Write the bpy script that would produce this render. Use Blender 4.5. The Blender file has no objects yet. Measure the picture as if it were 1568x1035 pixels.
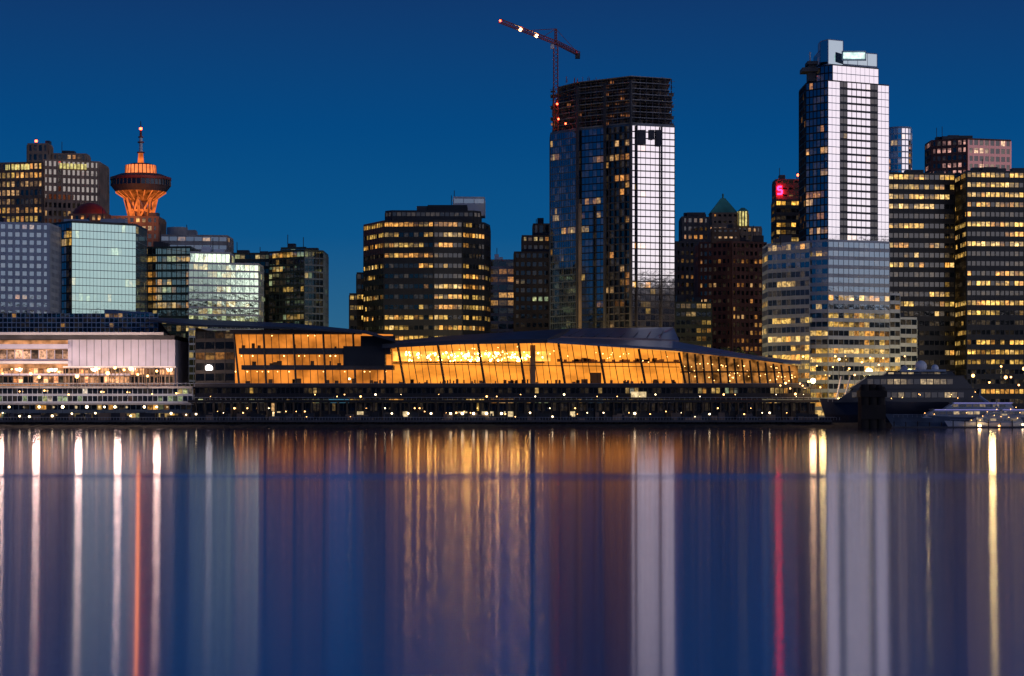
import bpy, math, random
from mathutils import Vector, noise
random.seed(7)
R=random
F=3600.0; H=6.0; HY=631.0; CX=784.0
def X(px,d): return (px-CX)*d/F
def Z(py,d): return H+(HY-py)*d/F
S=bpy.context.scene
S.view_settings.view_transform='Standard'; S.view_settings.look='None'; S.view_settings.exposure=0
# ------------------------------------------------ materials
MATS={}
def newmat(name):
    m=bpy.data.materials.new(name); m.use_nodes=True
    nt=m.node_tree; nt.nodes.clear()
    o=nt.nodes.new('ShaderNodeOutputMaterial'); MATS[name]=m
    return m,nt,o
def N(nt,t,**k):
    n=nt.nodes.new(t)
    for a,b in k.items():
        if a in n.inputs: n.inputs[a].default_value=b
        else: setattr(n,a,b)
    return n
def noise_n(nt,scale,detail=3,vec=(1,1,1)):
    tc=N(nt,'ShaderNodeTexCoord'); mp=N(nt,'ShaderNodeMapping'); mp.inputs['Scale'].default_value=vec
    nz=N(nt,'ShaderNodeTexNoise'); nz.inputs['Scale'].default_value=scale; nz.inputs['Detail'].default_value=detail
    nt.links.new(tc.outputs['Object'],mp.inputs[0]); nt.links.new(mp.outputs[0],nz.inputs['Vector']); return nz
def plain(name,c,rough=0.7,var=0.35,scale=0.15,metal=0.0,vec=(1,1,1)):
    m,nt,o=newmat(name)
    b=N(nt,'ShaderNodeBsdfPrincipled'); b.inputs['Roughness'].default_value=rough; b.inputs['Metallic'].default_value=metal
    nz=noise_n(nt,scale,4,vec)
    mr=N(nt,'ShaderNodeMapRange'); mr.inputs['From Min'].default_value=.3; mr.inputs['From Max'].default_value=.7
    mr.inputs['To Min'].default_value=1-var; mr.inputs['To Max'].default_value=1+var
    mx=N(nt,'ShaderNodeVectorMath',operation='SCALE'); mx.inputs[0].default_value=c[:3]
    nt.links.new(nz.outputs['Fac'],mr.inputs['Value']); nt.links.new(mr.outputs[0],mx.inputs['Scale'])
    nt.links.new(mx.outputs[0],b.inputs['Base Color']); nt.links.new(b.outputs[0],o.inputs[0]); return m
def emit(name,c,s,lo=None,scale=0.3,sampling='NONE',vec=(1,1,1)):
    m,nt,o=newmat(name); m.cycles.emission_sampling=sampling
    e=N(nt,'ShaderNodeEmission'); e.inputs['Color'].default_value=(*c,1); e.inputs['Strength'].default_value=s
    if lo is not None:
        nz=noise_n(nt,scale,4,vec); mr=N(nt,'ShaderNodeMapRange'); mr.inputs['From Min'].default_value=.35; mr.inputs['From Max'].default_value=.65
        mr.inputs['To Min'].default_value=s*lo; mr.inputs['To Max'].default_value=s
        nt.links.new(nz.outputs['Fac'],mr.inputs['Value']); nt.links.new(mr.outputs[0],e.inputs['Strength'])
    nt.links.new(e.outputs[0],o.inputs[0]); return m
def glass(name,refl,tint=(1,1,1),base=(0.01,0.015,0.02),rough=0.04,bump=0.25,nlo=0.35):
    m,nt,o=newmat(name); m.cycles.emission_sampling='NONE'
    at=N(nt,'ShaderNodeAttribute',attribute_name='Col')
    nz=noise_n(nt,0.9,2); mr=N(nt,'ShaderNodeMapRange'); mr.inputs['From Min'].default_value=.35; mr.inputs['From Max'].default_value=.62
    mr.inputs['To Min'].default_value=nlo; mr.inputs['To Max'].default_value=1.25
    nt.links.new(nz.outputs['Fac'],mr.inputs['Value'])
    e=N(nt,'ShaderNodeEmission'); nt.links.new(at.outputs['Color'],e.inputs['Color']); nt.links.new(mr.outputs[0],e.inputs['Strength'])
    g=N(nt,'ShaderNodeBsdfGlossy'); g.inputs['Color'].default_value=(*tint,1); g.inputs['Roughness'].default_value=rough
    nb=noise_n(nt,0.35,3); bp=N(nt,'ShaderNodeBump'); bp.inputs['Strength'].default_value=bump; bp.inputs['Distance'].default_value=0.05
    nt.links.new(nb.outputs['Fac'],bp.inputs['Height']); nt.links.new(bp.outputs[0],g.inputs['Normal'])
    d=N(nt,'ShaderNodeBsdfDiffuse'); d.inputs['Color'].default_value=(*base,1)
    mx=N(nt,'ShaderNodeMixShader'); mx.inputs[0].default_value=refl
    nt.links.new(d.outputs[0],mx.inputs[1]); nt.links.new(g.outputs[0],mx.inputs[2])
    ad=N(nt,'ShaderNodeAddShader'); nt.links.new(mx.outputs[0],ad.inputs[0]); nt.links.new(e.outputs[0],ad.inputs[1])
    nt.links.new(ad.outputs[0],o.inputs[0]); return m
glass('gdark',.08); glass('gblue',.26,(.6,.8,1)); glass('gmid',.4,(.7,.88,1)); glass('gmirror',.86,(1,.96,.95),bump=.16)
glass('gteal',.5,(.66,1,.93),bump=.2); glass('gpale',.31,(.72,1,.86),bump=.4); glass('gwhite',.5,(.75,.95,1),bump=.1)
plain('stone_brown',(.20,.14,.10)); plain('stone_tan',(.3,.22,.16)); plain('concrete',(.3,.3,.31)); plain('concrete_dark',(.07,.07,.08))
plain('frame_dark',(.012,.017,.026),.5); plain('frame_blue',(.10,.14,.20),.4); plain('frame_white',(.6,.64,.7),.5,.12); plain('panel_grey',(.32,.38,.48),.5,.15)
plain('frame_green',(.03,.05,.045),.5); plain('black_metal',(.012,.012,.016),.5); plain('roof_dark',(.04,.045,.06),.5); plain('roof_blue',(.12,.15,.22),.35,.2)
plain('copper_green',(.07,.30,.24),.7); plain('brick_red',(.16,.07,.055)); plain('dome_red',(.35,.05,.03),.5); plain('white_paint',(.78,.78,.8),.4,.08)
plain('wood_pile',(.02,.015,.012),.9); plain('crane_red',(.35,.06,.03),.5); plain('ground',(.05,.05,.05),.9); plain('rock',(.03,.028,.026),.95,.5,.6)
plain('mountain',(.02,.03,.035),1,.3,.002); plain('foliage',(.06,.08,.03),.9,.5,.8); plain('navy_hull',(.014,.018,.035),.25,.1); plain('wood_floor',(.3,.16,.06),.6)
plain('terminal_wall',(.65,.65,.8),.6,.12)
emit('hall_wall_glow',(1,.32,.035),1.35,.55,.09,vec=(1,1,2.5)); emit('hall_bright',(1,.42,.07),2.6,.35,.22,vec=(1,1,1.5)); emit('hall_ceiling_glow',(1,.38,.06),1.1,.6,.3)  # hall walls and ceiling emit: interior lighting put into the surfaces
emit('wing_wall_glow',(1,.30,.04),1.05,.35,.12); emit('lamp_warm',(1,.47,.14),8); emit('lamp_white',(1,.74,.4),8); emit('lamp_star',(1,.62,.24),26)  # wing back wall glows to stand for its room lighting
emit('sign_red',(1,.006,.03),26); emit('sign_white',(.75,1,.93),1.8,.4,.4); emit('orange_glow',(1,.20,.04),1.1,.25,.25); emit('red_beacon',(1,.08,.03),12)  # orange glow: floodlighting on observation tower parts given as emission
emit('hall_lamp',(1,.48,.09),62); emit('purple_led',(.45,.4,1),.9); emit('dim_hall_glow',(.9,.34,.07),.65,.12,.3); emit('site_glow',(1,.35,.12),.5,.2,.3)  # dim gallery wall emits in place of room light
emit('pod_under_glow',(1,.2,.03),.4,.15,.4); emit('lantern',(1,.24,.07),1.6,.6,.4); emit('crown',(1,.85,.3),1.0,.35,.6); emit('lamp_soft',(1,.75,.4),1.2,.2,.5); emit('terminal_glow',(1,.42,.18),1.0,.2,.22)  # pod underside and terminal recess glow in place of light falling on them
# ------------------------------------------------ mesh builder
class MB:
    def __init__(s,name,loc=None): s.name=name; s.p={}
    def q(s,part,pts,col=(0,0,0)):
        P=s.p.setdefault(part,([],[],[])); b=len(P[0]); P[0].extend([tuple(p) for p in pts]); P[1].append(tuple(range(b,b+len(pts)))); P[2].append(col)
    def box(s,part,x0,x1,y0,y1,z0,z1,col=(0,0,0)):
        s.prism(part,[(x0,y0),(x1,y0),(x1,y1),(x0,y1)],z0,z1,col)
    def prism(s,part,pts,z0,z1,col=(0,0,0),top=None):
        n=len(pts); T=top or pts
        for i in range(n):
            a,b=pts[i],pts[(i+1)%n]; c,d=T[(i+1)%n],T[i]
            s.q(part,[(a[0],a[1],z0),(b[0],b[1],z0),(c[0],c[1],z1),(d[0],d[1],z1)],col)
        s.q(part,[(p[0],p[1],z1) for p in T],col); s.q(part,[(p[0],p[1],z0) for p in reversed(pts)],col)
    def cyl(s,part,cx,cy,z0,z1,r0,r1=None,n=20,col=(0,0,0)):
        r1=r0 if r1 is None else r1
        A=[(cx+r0*math.cos(2*math.pi*i/n),cy+r0*math.sin(2*math.pi*i/n)) for i in range(n)]
        B=[(cx+r1*math.cos(2*math.pi*i/n),cy+r1*math.sin(2*math.pi*i/n)) for i in range(n)]
        s.prism(part,A,z0,z1,col,B)
    def sphere(s,part,c,r,n=10,m=6,sz=1,col=(0,0,0)):
        g=[[ (c[0]+r*math.sin(math.pi*j/m)*math.cos(2*math.pi*i/n), c[1]+r*math.sin(math.pi*j/m)*math.sin(2*math.pi*i/n), c[2]+sz*r*math.cos(math.pi*j/m)) for i in range(n)] for j in range(m+1)]
        for j in range(m):
            for i in range(n): s.q(part,[g[j][i],g[j+1][i],g[j+1][(i+1)%n],g[j][(i+1)%n]],col)
    def beam(s,part,a,b,r,col=(0,0,0)):
        a=Vector(a); b=Vector(b); d=(b-a).normalized(); u=d.orthogonal().normalized()*r; v=d.cross(u).normalized()*r
        A=[a+u+v,a-u+v,a-u-v,a+u-v]; B=[p+(b-a) for p in A]
        for i in range(4): s.q(part,[A[i],A[(i+1)%4],B[(i+1)%4],B[i]],col)
        s.q(part,A,col); s.q(part,B,col)
    def wbox(s,part,p0,p1,o0,o1,z0,z1,col=(0,0,0)):
        d=Vector((p1[0]-p0[0],p1[1]-p0[1])).normalized(); n=Vector((d.y,-d.x))
        a=(p0[0]+n.x*o1,p0[1]+n.y*o1); b=(p1[0]+n.x*o1,p1[1]+n.y*o1); c=(p1[0]+n.x*o0,p1[1]+n.y*o0); e=(p0[0]+n.x*o0,p0[1]+n.y*o0)
        s.prism(part,[a,b,c,e],z0,z1,col)
    def finish(s,smooth=()):
        e=bpy.data.objects.new(s.name,None); S.collection.objects.link(e)
        for k,(v,f,c) in s.p.items():
            pn,mn=k.split('|'); me=bpy.data.meshes.new(pn); me.from_pydata(v,[],f)
            a=me.color_attributes.new('Col','FLOAT_COLOR','CORNER'); buf=[]
            for ff,cc in zip(f,c): buf+= [cc[0],cc[1],cc[2],1.0]*len(ff)
            a.data.foreach_set('color',buf); me.materials.append(MATS[mn])
            ob=bpy.data.objects.new(pn,me); S.collection.objects.link(ob); ob.parent=e
        return e
YEL=[(1,.55,.11),(1,.62,.2),(1,.6,.13),(1,.44,.08)]
WARM=[(1,.48,.12),(1,.4,.09),(1,.56,.22)]
GRN=[(.8,.82,.35),(.65,.8,.42),(1,.7,.25)]
def ST(**k):
    b=dict(fl=3.6,cw=2.6,sp=1.3,pw=.35,pm='frame_dark',gm='gdark',lit=.4,cols=YEL,st=.8,run=.6,po=.25,vf=None); b.update(k); return b
def facade(mb,p0,p1,z0,z1,s):
    d=Vector((p1[0]-p0[0],p1[1]-p0[1])); L=d.length
    if L<.5: return
    d/=L; n=Vector((d.y,-d.x)); nf=max(1,round((z1-z0)/s['fl'])); nc=max(1,round(L/s['cw'])); fh=(z1-z0)/nf; cw=L/nc
    mb.q('walls|'+s['pm'],[(p0[0],p0[1],z0),(p1[0],p1[1],z0),(p1[0],p1[1],z1),(p0[0],p0[1],z1)])
    for i in range(nf):
        za=z0+i*fh; zb=za+s['sp']
        if s['sp']>0: mb.wbox('spandrels|'+s['pm'],p0,p1,0,s['po']*.6,za,zb)
        v=(i+.5)/nf; vf=s['vf'](v) if s['vf'] else 1
        rp=min(.97,s['lit']*R.choice([.15,.6,.8,1.1,1.5,1.85])*vf); on=R.random()<rp; fb=R.uniform(.6,1.2); fc=R.choice(s['cols'])
        for j in range(nc):
            if R.random()>s['run']: on=R.random()<rp
            a=p0[0]+d.x*j*cw+n.x*.05,p0[1]+d.y*j*cw+n.y*.05; b=a[0]+d.x*cw,a[1]+d.y*cw
            if on and R.random()<.92:
                c=fc if R.random()<.6 else R.choice(s['cols']); k=s['st']*fb*R.choice([.2,.4,.7,.9,1,1.3,1.7])
                col=(c[0]*k,c[1]*k,c[2]*k)
            else:
                k=R.choice([0,0,0,.01,.03,.05])*s['st']; col=(k,k*.7,k*.4)
            zt=zb+(za+fh-zb)*(1 if R.random()<.5 else R.uniform(.5,1))
            mb.q('windows|'+s['gm'],[(a[0],a[1],zb),(b[0],b[1],zb),(b[0],b[1],zt),(a[0],a[1],zt)],col)
            if zt<za+fh-.05:
                mb.q('windows|'+s['gm'],[(a[0],a[1],zt),(b[0],b[1],zt),(b[0],b[1],za+fh),(a[0],a[1],za+fh)],tuple(x*.3 for x in col))
    if s['pw']>0:
        for j in range(nc+1):
            c0=j*cw-s['pw']/2; c0=max(0,min(L-s['pw'],c0))
            a=(p0[0]+d.x*c0,p0[1]+d.y*c0); b=(a[0]+d.x*s['pw'],a[1]+d.y*s['pw'])
            mb.wbox('piers|'+s['pm'],a,b,.0,s['po'],z0,z1)
def tier(mb,pts,top,bot=None,D=30,styles=None,z0=None,parapet=1.0,rm='roof_dark',stuff=2,sides=True):
    w=[(X(p,d),d) for p,d in pts]; dm=min(d for _,d in pts)
    z1=Z(top,dm); z0=(3.0 if bot is None else Z(bot,dm)) if z0 is None else z0
    if not isinstance(styles,list): styles=[styles]*(len(w)-1)
    for i in range(len(w)-1): facade(mb,w[i],w[i+1],z0,z1,styles[i])
    yb=max(y for _,y in w)+D
    if sides:
        facade(mb,(w[0][0],yb),w[0],z0,z1,styles[0]); facade(mb,w[-1],(w[-1][0],yb),z0,z1,styles[-1])
    mb.q('walls|'+styles[0]['pm'],[(w[-1][0],yb,z0),(w[0][0],yb,z0),(w[0][0],yb,z1),(w[-1][0],yb,z1)])
    poly=w+[(w[-1][0],yb),(w[0][0],yb)]
    cx=sum(p[0] for p in poly)/len(poly); cy=sum(p[1] for p in poly)/len(poly)
    big=[(cx+(p[0]-cx)*1.004+.0,cy+(p[1]-cy)*1.004) for p in poly]
    mb.prism('roof|'+styles[0]['pm'],big,z1,z1+parapet)
    x0,x1=w[0][0],w[-1][0]
    for k in range(stuff):
        ww=(x1-x0)*R.uniform(.12,.3); xx=R.uniform(x0+1,x1-ww-1); hh=R.uniform(1.5,3.5); yy=R.uniform(dm+6,dm+D*.5+6)
        mb.box('roof_plant|'+rm,xx,xx+ww,yy,yy+6,z1+parapet,z1+parapet+hh)
        if R.random()<.5: mb.beam('antenna|black_metal',(xx,yy,z1),(xx,yy,z1+parapet+hh+R.uniform(2,6)),.12)
    return z1,w,yb
# ================================================= BUILDINGS
tan=ST(fl=4.8,cw=2.7,sp=1.9,pw=.9,pm='stone_brown',lit=.5,cols=WARM+YEL,st=.6,po=.5)
tan2=ST(fl=4.6,cw=2.6,sp=1.8,pw=1.1,pm='stone_tan',lit=.14,cols=WARM,st=.35,po=.5)
b=MB('stone_office_tower')
tier(b,[(-60,1300),(66,1290)],250,styles=tan,stuff=0); tier(b,[(66,1292),(152,1305)],246,styles=tan2,stuff=0)
tier(b,[(42,1305),(74,1305)],222,bot=250,D=12,styles=tan2,stuff=1); tier(b,[(80,1310),(132,1312)],237,bot=248,D=12,styles=tan2,stuff=2)
for a0,a1,yy,dd in ((8,50,252,1293),(92,135,250,1296)):
    for k in range(int((a1-a0)/5)):
        x=X(a0+k*5,dd); yw=1300+( -10*(a0+k*5+60)/126 if a0<60 else (-8+13*(a0+k*5-66)/86)); b.box('crown_lights|crown',x,x+1.2,yw-.7,yw-.1,Z(yy+8,dd),Z(yy,dd))
b.beam('antenna|black_metal',(X(52,1300),1306,Z(225,1300)),(X(52,1300),1306,Z(210,1300)),.3); b.sphere('beacon|red_beacon',(X(52,1300),1306,Z(214,1300)),.8)
b.finish()
hs=ST(fl=4.2,cw=3.0,sp=1.9,pw=1.4,pm='stone_brown',lit=.4,cols=WARM,st=.6,po=.5)
b=MB('observation_tower'); d=1210
tier(b,[(170,d),(243,d+4)],333,styles=hs,D=24,stuff=2)
cx=X(209,d); cy=d+14; sc=d/F
def ring(part,y0,y1,r0,r1,n=36): b.cyl(part,cx,cy,Z(y1,d),Z(y0,d),r1*sc,r0*sc,n)
for k in range(8):
    a=2*math.pi*k/8; a2=a+math.pi/4
    r0=17*sc; r1=25*sc
    p0=(cx+r0*math.cos(a),cy+r0*math.sin(a),Z(333,d)); p1=(cx+r1*math.cos(a2),cy+r1*math.sin(a2),Z(300,d)); p2=(cx+r1*math.cos(a),cy+r1*math.sin(a),Z(300,d)); p3=(cx+r1*math.cos(a-math.pi/4),cy+r1*math.sin(a-math.pi/4),Z(300,d))
    b.beam('stem_braces|orange_glow',p0,p2,.5); b.beam('stem_braces|orange_glow',p0,p1,.35); b.beam('stem_braces|stone_tan',p0,p3,.35)
ring('stem|stone_brown',296,333,11,9)
ring('stem_collar|orange_glow',318,321,20,20); 
ring('pod_underside|pod_under_glow',290,304,39,20); ring('pod_underside|concrete_dark',281,290,46,39)
ring('pod_deck|gdark',272,281,45,46); ring('pod_rim|dome_red',268,272,47,47); ring('pod_roof|concrete_dark',263,268,33,46)
for k in range(40):
    a=2*math.pi*k/40; b.beam('pod_mullions|stone_brown',(cx+45.8*sc*math.cos(a),cy+45.8*sc*math.sin(a),Z(281,d)),(cx+45.2*sc*math.cos(a),cy+45.2*sc*math.sin(a),Z(272,d)),.2)
for k in range(20):
    a=2*math.pi*k/20; b.beam('pod_ribs|orange_glow',(cx+39*sc*math.cos(a),cy+39*sc*math.sin(a),Z(290.5,d)),(cx+21*sc*math.cos(a),cy+21*sc*math.sin(a),Z(303,d)),.22)
ring('lantern|lantern',249,263,23,24); ring('lantern_cap|concrete_dark',246,249,14,24)
for k in range(24):
    a=2*math.pi*k/24; b.beam('lantern_mullions|stone_brown',(cx+24.3*sc*math.cos(a),cy+24.3*sc*math.sin(a),Z(263,d)),(cx+23.4*sc*math.cos(a),cy+23.4*sc*math.sin(a),Z(249,d)),.16)
ring('mast_base|orange_glow',228,246,3.5,5,12); ring('mast|white_paint',206,228,2.4,3,12); ring('mast|crane_red',194,206,1.6,2.2,12); ring('mast_tip|black_metal',180,194,.5,1.2,8)
for yy,r in ((228,6),(212,5),(204,4)): ring('mast_platform|crane_red',yy,yy+2,r,r,12)
b.sphere('beacon|red_beacon',(cx,cy,Z(192,d)),.8)
b.finish()
b=MB('domed_roof_building'); d=1230
tier(b,[(105,d),(165,d)],330,D=20,styles=hs,stuff=0); b.sphere('dome|dome_red',(X(133,d),d+9,Z(331,d)),27*d/F,24,12,.85); b.finish()
wg=ST(fl=3.3,cw=3.0,sp=1.5,pw=1.2,pm='panel_grey',gm='gblue',lit=.04,cols=WARM,st=.5,po=.3)
b=MB('white_grid_hotel'); tier(b,[(-90,1004),(76,1018)],341,styles=wg,D=25,stuff=1); b.finish()
tg=ST(fl=3.5,cw=1.7,sp=.3,pw=.08,pm='frame_blue',gm='gteal',lit=.09,cols=GRN,st=.35,po=.12)
tgd=ST(fl=3.5,cw=2.4,sp=.6,pw=.15,pm='frame_dark',gm='gblue',lit=.05,cols=YEL,st=.4,po=.12)
b=MB('teal_glass_office'); tier(b,[(64,1060),(110,1038),(208,1056)],341,styles=[tgd,tg],D=28,stuff=3,rm='panel_grey'); b.finish()
dg=ST(fl=3.6,cw=2.4,sp=1.1,pw=.3,pm='frame_green',gm='gblue',lit=.32,cols=GRN+YEL,st=.5)
b=MB('glass_apartment_tower'); tier(b,[(212,1095),(292,1090)],380,styles=dg,D=24,stuff=2); b.finish()
b=MB('drum_top_office'); d=1120; tier(b,[(246,d),(348,d+5)],362,styles=ST(fl=4,cw=4,sp=2,pw=.4,pm='concrete',gm='gblue',lit=.35,cols=WARM,st=.5),D=24,stuff=3,rm='concrete')
b.cyl('drum|concrete',X(267,d),d+10,Z(362,d),Z(346,d),16*d/F,n=28); b.finish()
pg=ST(fl=3.4,cw=2.2,sp=.9,pw=.18,pm='panel_grey',gm='gpale',lit=.28,cols=GRN,st=.45,po=.15)
b=MB('pale_glass_apartment'); tier(b,[(289,1078),(396,1090)],404,styles=pg,D=22,stuff=1); tier(b,[(291,1079),(352,1086)],388,bot=404,styles=pg,D=18,stuff=2,rm='white_paint'); b.finish()
b=MB('dark_apartment_block'); tier(b,[(352,1140),(414,1140)],390,styles=ST(fl=3.4,cw=2.6,sp=1.5,pw=.3,pm='frame_green',lit=.2,cols=GRN,st=.3),D=20); b.finish()
tl=ST(fl=3.3,cw=2.4,sp=1.0,pw=.2,pm='frame_green',gm='gblue',lit=.18,cols=GRN+YEL,st=.35)
b=MB('teal_apartment_tower'); tier(b,[(412,1120),(466,1105),(495,1112)],385,styles=[tl,ST(fl=3.3,cw=2.2,sp=.7,pw=.15,pm='frame_blue',gm='gteal',lit=.2,cols=GRN,st=.35)],D=22,stuff=1); tier(b,[(430,1112),(468,1108)],381,bot=385,styles=tl,D=15,stuff=1); b.finish()
do=ST(fl=4.9,cw=2.3,sp=2.9,pw=.4,pm='frame_dark',gm='gdark',lit=.62,cols=YEL,st=.9,run=.78,vf=lambda v:1.15 if v<.7 else .85)
b=MB('faceted_office_block')
tier(b,[(557,1125),(588,1100),(664,1098),(708,1100),(742,1112),(750,1128)],340,styles=do,D=30,stuff=0)
ds=dict(do); ds['lit']=.06
tier(b,[(590,1108),(600,1104),(725,1106),(736,1110)],325,bot=340,styles=ds,D=24,stuff=2)
tier(b,[(655,1112),(715,1112)],317,bot=325,styles=ds,D=14,stuff=1)
tier(b,[(694,1120),(742,1122)],304,bot=330,styles=ST(fl=12,cw=6,sp=6,pw=.3,pm='frame_white',gm='gblue',lit=0),D=14,stuff=0)
tier(b,[(535,1130),(557,1130)],452,styles=do,D=20,stuff=1); tier(b,[(546,1130),(560,1130)],420,styles=do,D=20,stuff=0)
b.finish()
b=MB('pale_office_building'); tier(b,[(750,1230),(790,1230)],400,styles=ST(fl=4,cw=4,sp=1.5,pw=.6,pm='concrete',lit=.4,cols=WARM,st=.4),D=20,rm='white_paint'); b.finish()
sb=ST(fl=4.2,cw=2.8,sp=2.2,pw=1.1,pm='concrete_dark',lit=.22,cols=WARM+GRN,st=.45)
b=MB('stepped_dark_tower'); tier(b,[(787,1160),(850,1160)],388,styles=sb,D=25); tier(b,[(799,1163),(850,1163)],363,bot=388,styles=sb,D=20,stuff=1); tier(b,[(816,1166),(850,1166)],345,bot=363,styles=sb,D=14,stuff=1); b.finish()
b=MB('tower_under_construction')
A=ST(fl=3.1,cw=1.6,sp=.5,pw=.14,pm='frame_blue',gm='gblue',lit=.05,cols=YEL,st=.35,po=.15)
B=ST(fl=3.1,cw=2.2,sp=.5,pw=.12,pm='frame_dark',gm='gblue',lit=.04,cols=YEL,st=.3,po=.15)
C=ST(fl=3.1,cw=3.2,sp=.55,pw=.2,pm='concrete_dark',gm='gdark',lit=.28,cols=WARM,st=.5,po=1.0,run=.3)
Dm=ST(fl=2.9,cw=2.3,sp=.55,pw=.1,pm='concrete_dark',gm='gmirror',lit=.06,cols=YEL,st=.4,po=.2)
tp=[(843,1085),(884,1070),(926,1060),(966,1050),(1033,1058)]
zt,w,yb=tier(b,tp,192,styles=[A,B,C,Dm],D=22,stuff=0)
for px,dd in ((884,1069),(926,1059),(966,1049.4),(975,1050.7),(1013,1055)): b.beam('corner_fins|concrete_dark',(X(px,dd),dd-.6,3),(X(px,dd),dd-.6,zt+ (20 if px<970 else 0)),.5 if px<970 else .3)
for px,wd_,yb2 in ((977,12,221),(994,8,214),(1004,8,224)):
    dd=1050+8*(px-966)/67; b.box('hoist_bay|concrete_dark',X(px,dd),X(px+wd_,dd),dd-.75,dd-.25,Z(yb2,dd),Z(199,dd))
nfl=8
for i in range(nfl+1):
    z=zt+1+i*(Z(117,1050)-zt-1)/nfl; e=R.uniform(-.8,1.2)
    pts=[(w[0][0]-e*.4+1,w[0][1]),(w[1][0],w[1][1]-e),(w[2][0],w[2][1]-e),(w[3][0],w[3][1]-e),(w[4][0]-1+e*.6,w[4][1]),(w[4][0]-1,yb),(w[0][0]+1,yb)]
    if i>=nfl-2: pts=[(p[0]+(3 if p[0]<w[1][0] else 0)-(1 if p[0]>w[3][0]+3 else 0),p[1]) for p in pts]
    b.prism('slabs|concrete',pts,z,z+.3)
    if i<nfl:
        h=(Z(117,1050)-zt-1)/nfl
        for a in range(4):
            n=7 if a==3 else 5
            for k in range(n):
                t=(k+.5)/n; x=w[a][0]+(w[a+1][0]-w[a][0])*t; y=w[a][1]+(w[a+1][1]-w[a][1])*t+1.0
                b.box('columns|concrete_dark',x-.25,x+.25,y,y+.5,z+.3,z+h)
                if R.random()<.5: b.box('formwork|stone_brown',x-1.2,x+1.2,y+1.5,y+1.7,z+.3,z+h*R.uniform(.4,.9))
                if R.random()<(.35 if a==2 else .05): b.box('site_lights|site_glow',x-.9,x+.7,y+2.5,y+2.6,z+.9,z+h*.8)
                b.beam('guard_rail|stone_brown',(x-1.5,y-1.3,z+1.4),(x+1.5,y-1.3,z+1.4),.06)
cxx=(w[1][0]+w[3][0])/2+4
b.box('core|concrete_dark',cxx-14,cxx+16,yb-20,yb-6,zt,Z(119,1060)); b.box('roof_hut|white_paint',X(955,1060),X(968,1060),1063,1067,Z(118,1050)+.5,Z(112,1050))
for k in range(40):
    x=R.uniform(w[0][0]+6,w[4][0]-3); z=Z(117,1050); b.beam('rebar|crane_red',(x,1066+R.random()*8,z),(x,1066,z+R.uniform(.8,2.4)),.08)
b.beam('hoist_mast|stone_tan',(X(888,1064),1062,3),(X(888,1064),1062,Z(312,1062)),.5)
for px,py in ((855,183),(866,190),(853,160)): b.sphere('beacon|red_beacon',(X(px,1072),1070,Z(py,1072)),.45)
b.finish()
b=MB('tower_crane'); m=Vector((X(851,1072),1072,0))
def lattice(p0,p1,wd,n,mat,tri=False):
    p0=Vector(p0); p1=Vector(p1); d=(p1-p0); u=d.normalized()
    side=u.cross(Vector((0,0,1)));  side=Vector((1,0,0)) if side.length<.1 else side.normalized()
    up=side.cross(u).normalized()
    offs=[side*wd+up*-wd,side*-wd+up*-wd,up*wd] if tri else [side*wd+up*wd,side*-wd+up*wd,side*-wd-up*wd,side*wd-up*wd]
    for o in offs: b.beam('chords|'+mat,p0+o,p1+o,.17)
    for i in range(n):
        a=p0+d*(i/n); c=p0+d*((i+1)/n)
        for k in range(len(offs)): b.beam('bracing|'+mat,a+offs[k],c+offs[(k+1)%len(offs)],.08)
zj=Z(68,1072)
lattice(m+Vector((0,0,Z(200,1072))),m+Vector((0,0,zj)),.95,22,'crane_red')
tipL=Vector((X(766,1010),1010,zj+.5)); cj=Vector((X(886,1100),1100,zj))
mj=m+Vector((0,0,zj+1))
lattice(mj,tipL,.75,24,'crane_red',True); lattice(mj,cj,.7,10,'crane_red')
apex=m+Vector((0,0,Z(44,1072))); lattice(mj,apex,.4,5,'crane_red')
b.beam('tie|crane_red',apex,tipL.lerp(mj,.45),.1); b.beam('tie|crane_red',apex,tipL.lerp(mj,.75),.1); b.beam('tie|crane_red',apex,cj,.1)
b.box('counterweight|concrete_dark',cj.x-1.6,cj.x+.6,cj.y-3,cj.y,zj-2.4,zj); b.box('cab|white_paint',m.x-2.4,m.x-.9,m.y-2,m.y,zj-2,zj)
for t in (.36,.65): 
    c=mj.lerp(tipL,t); b.sphere('floodlight|lamp_star',(c.x,c.y,c.z-.4),.7)
b.sphere('beacon|red_beacon',tipL,.45); b.sphere('beacon|red_beacon',cj,.4)
b.finish()
sh=ST(fl=4.2,cw=2.8,sp=2.3,pw=1.3,pm='stone_brown',lit=.26,cols=WARM,st=.5,po=.4)
b=MB('green_roofed_stone_tower'); d=1290
tier(b,[(1084,d),(1166,d+6)],348,styles=sh,D=26,stuff=0); tier(b,[(1090,d+3),(1146,d+3)],328,bot=348,styles=sh,D=20,stuff=0)
x0,x1=X(1088,d),X(1131,d); zz=Z(328,d)+1; cx=(x0+x1)/2; 
b.prism('hip_roof|copper_green',[(x0,d+3),(x1,d+3),(x1,d+18),(x0,d+18)],zz,Z(301,d),top=[(cx-1.2,d+9),(cx+1.2,d+9),(cx+1.2,d+11),(cx-1.2,d+11)])
b.beam('finial|copper_green',(cx,d+10,Z(303,d)),(cx,d+10,Z(294,d)),.35)
b.box('lit_turret|crown',X(1131,d),X(1146,d),d+2,d+8,Z(345,d),Z(323,d)); 
for k in range(4): b.box('turret_piers|stone_brown',X(1131+k*4.4,d),X(1132.6+k*4.4,d),d+1.5,d+2,Z(346,d),Z(323,d))
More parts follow.
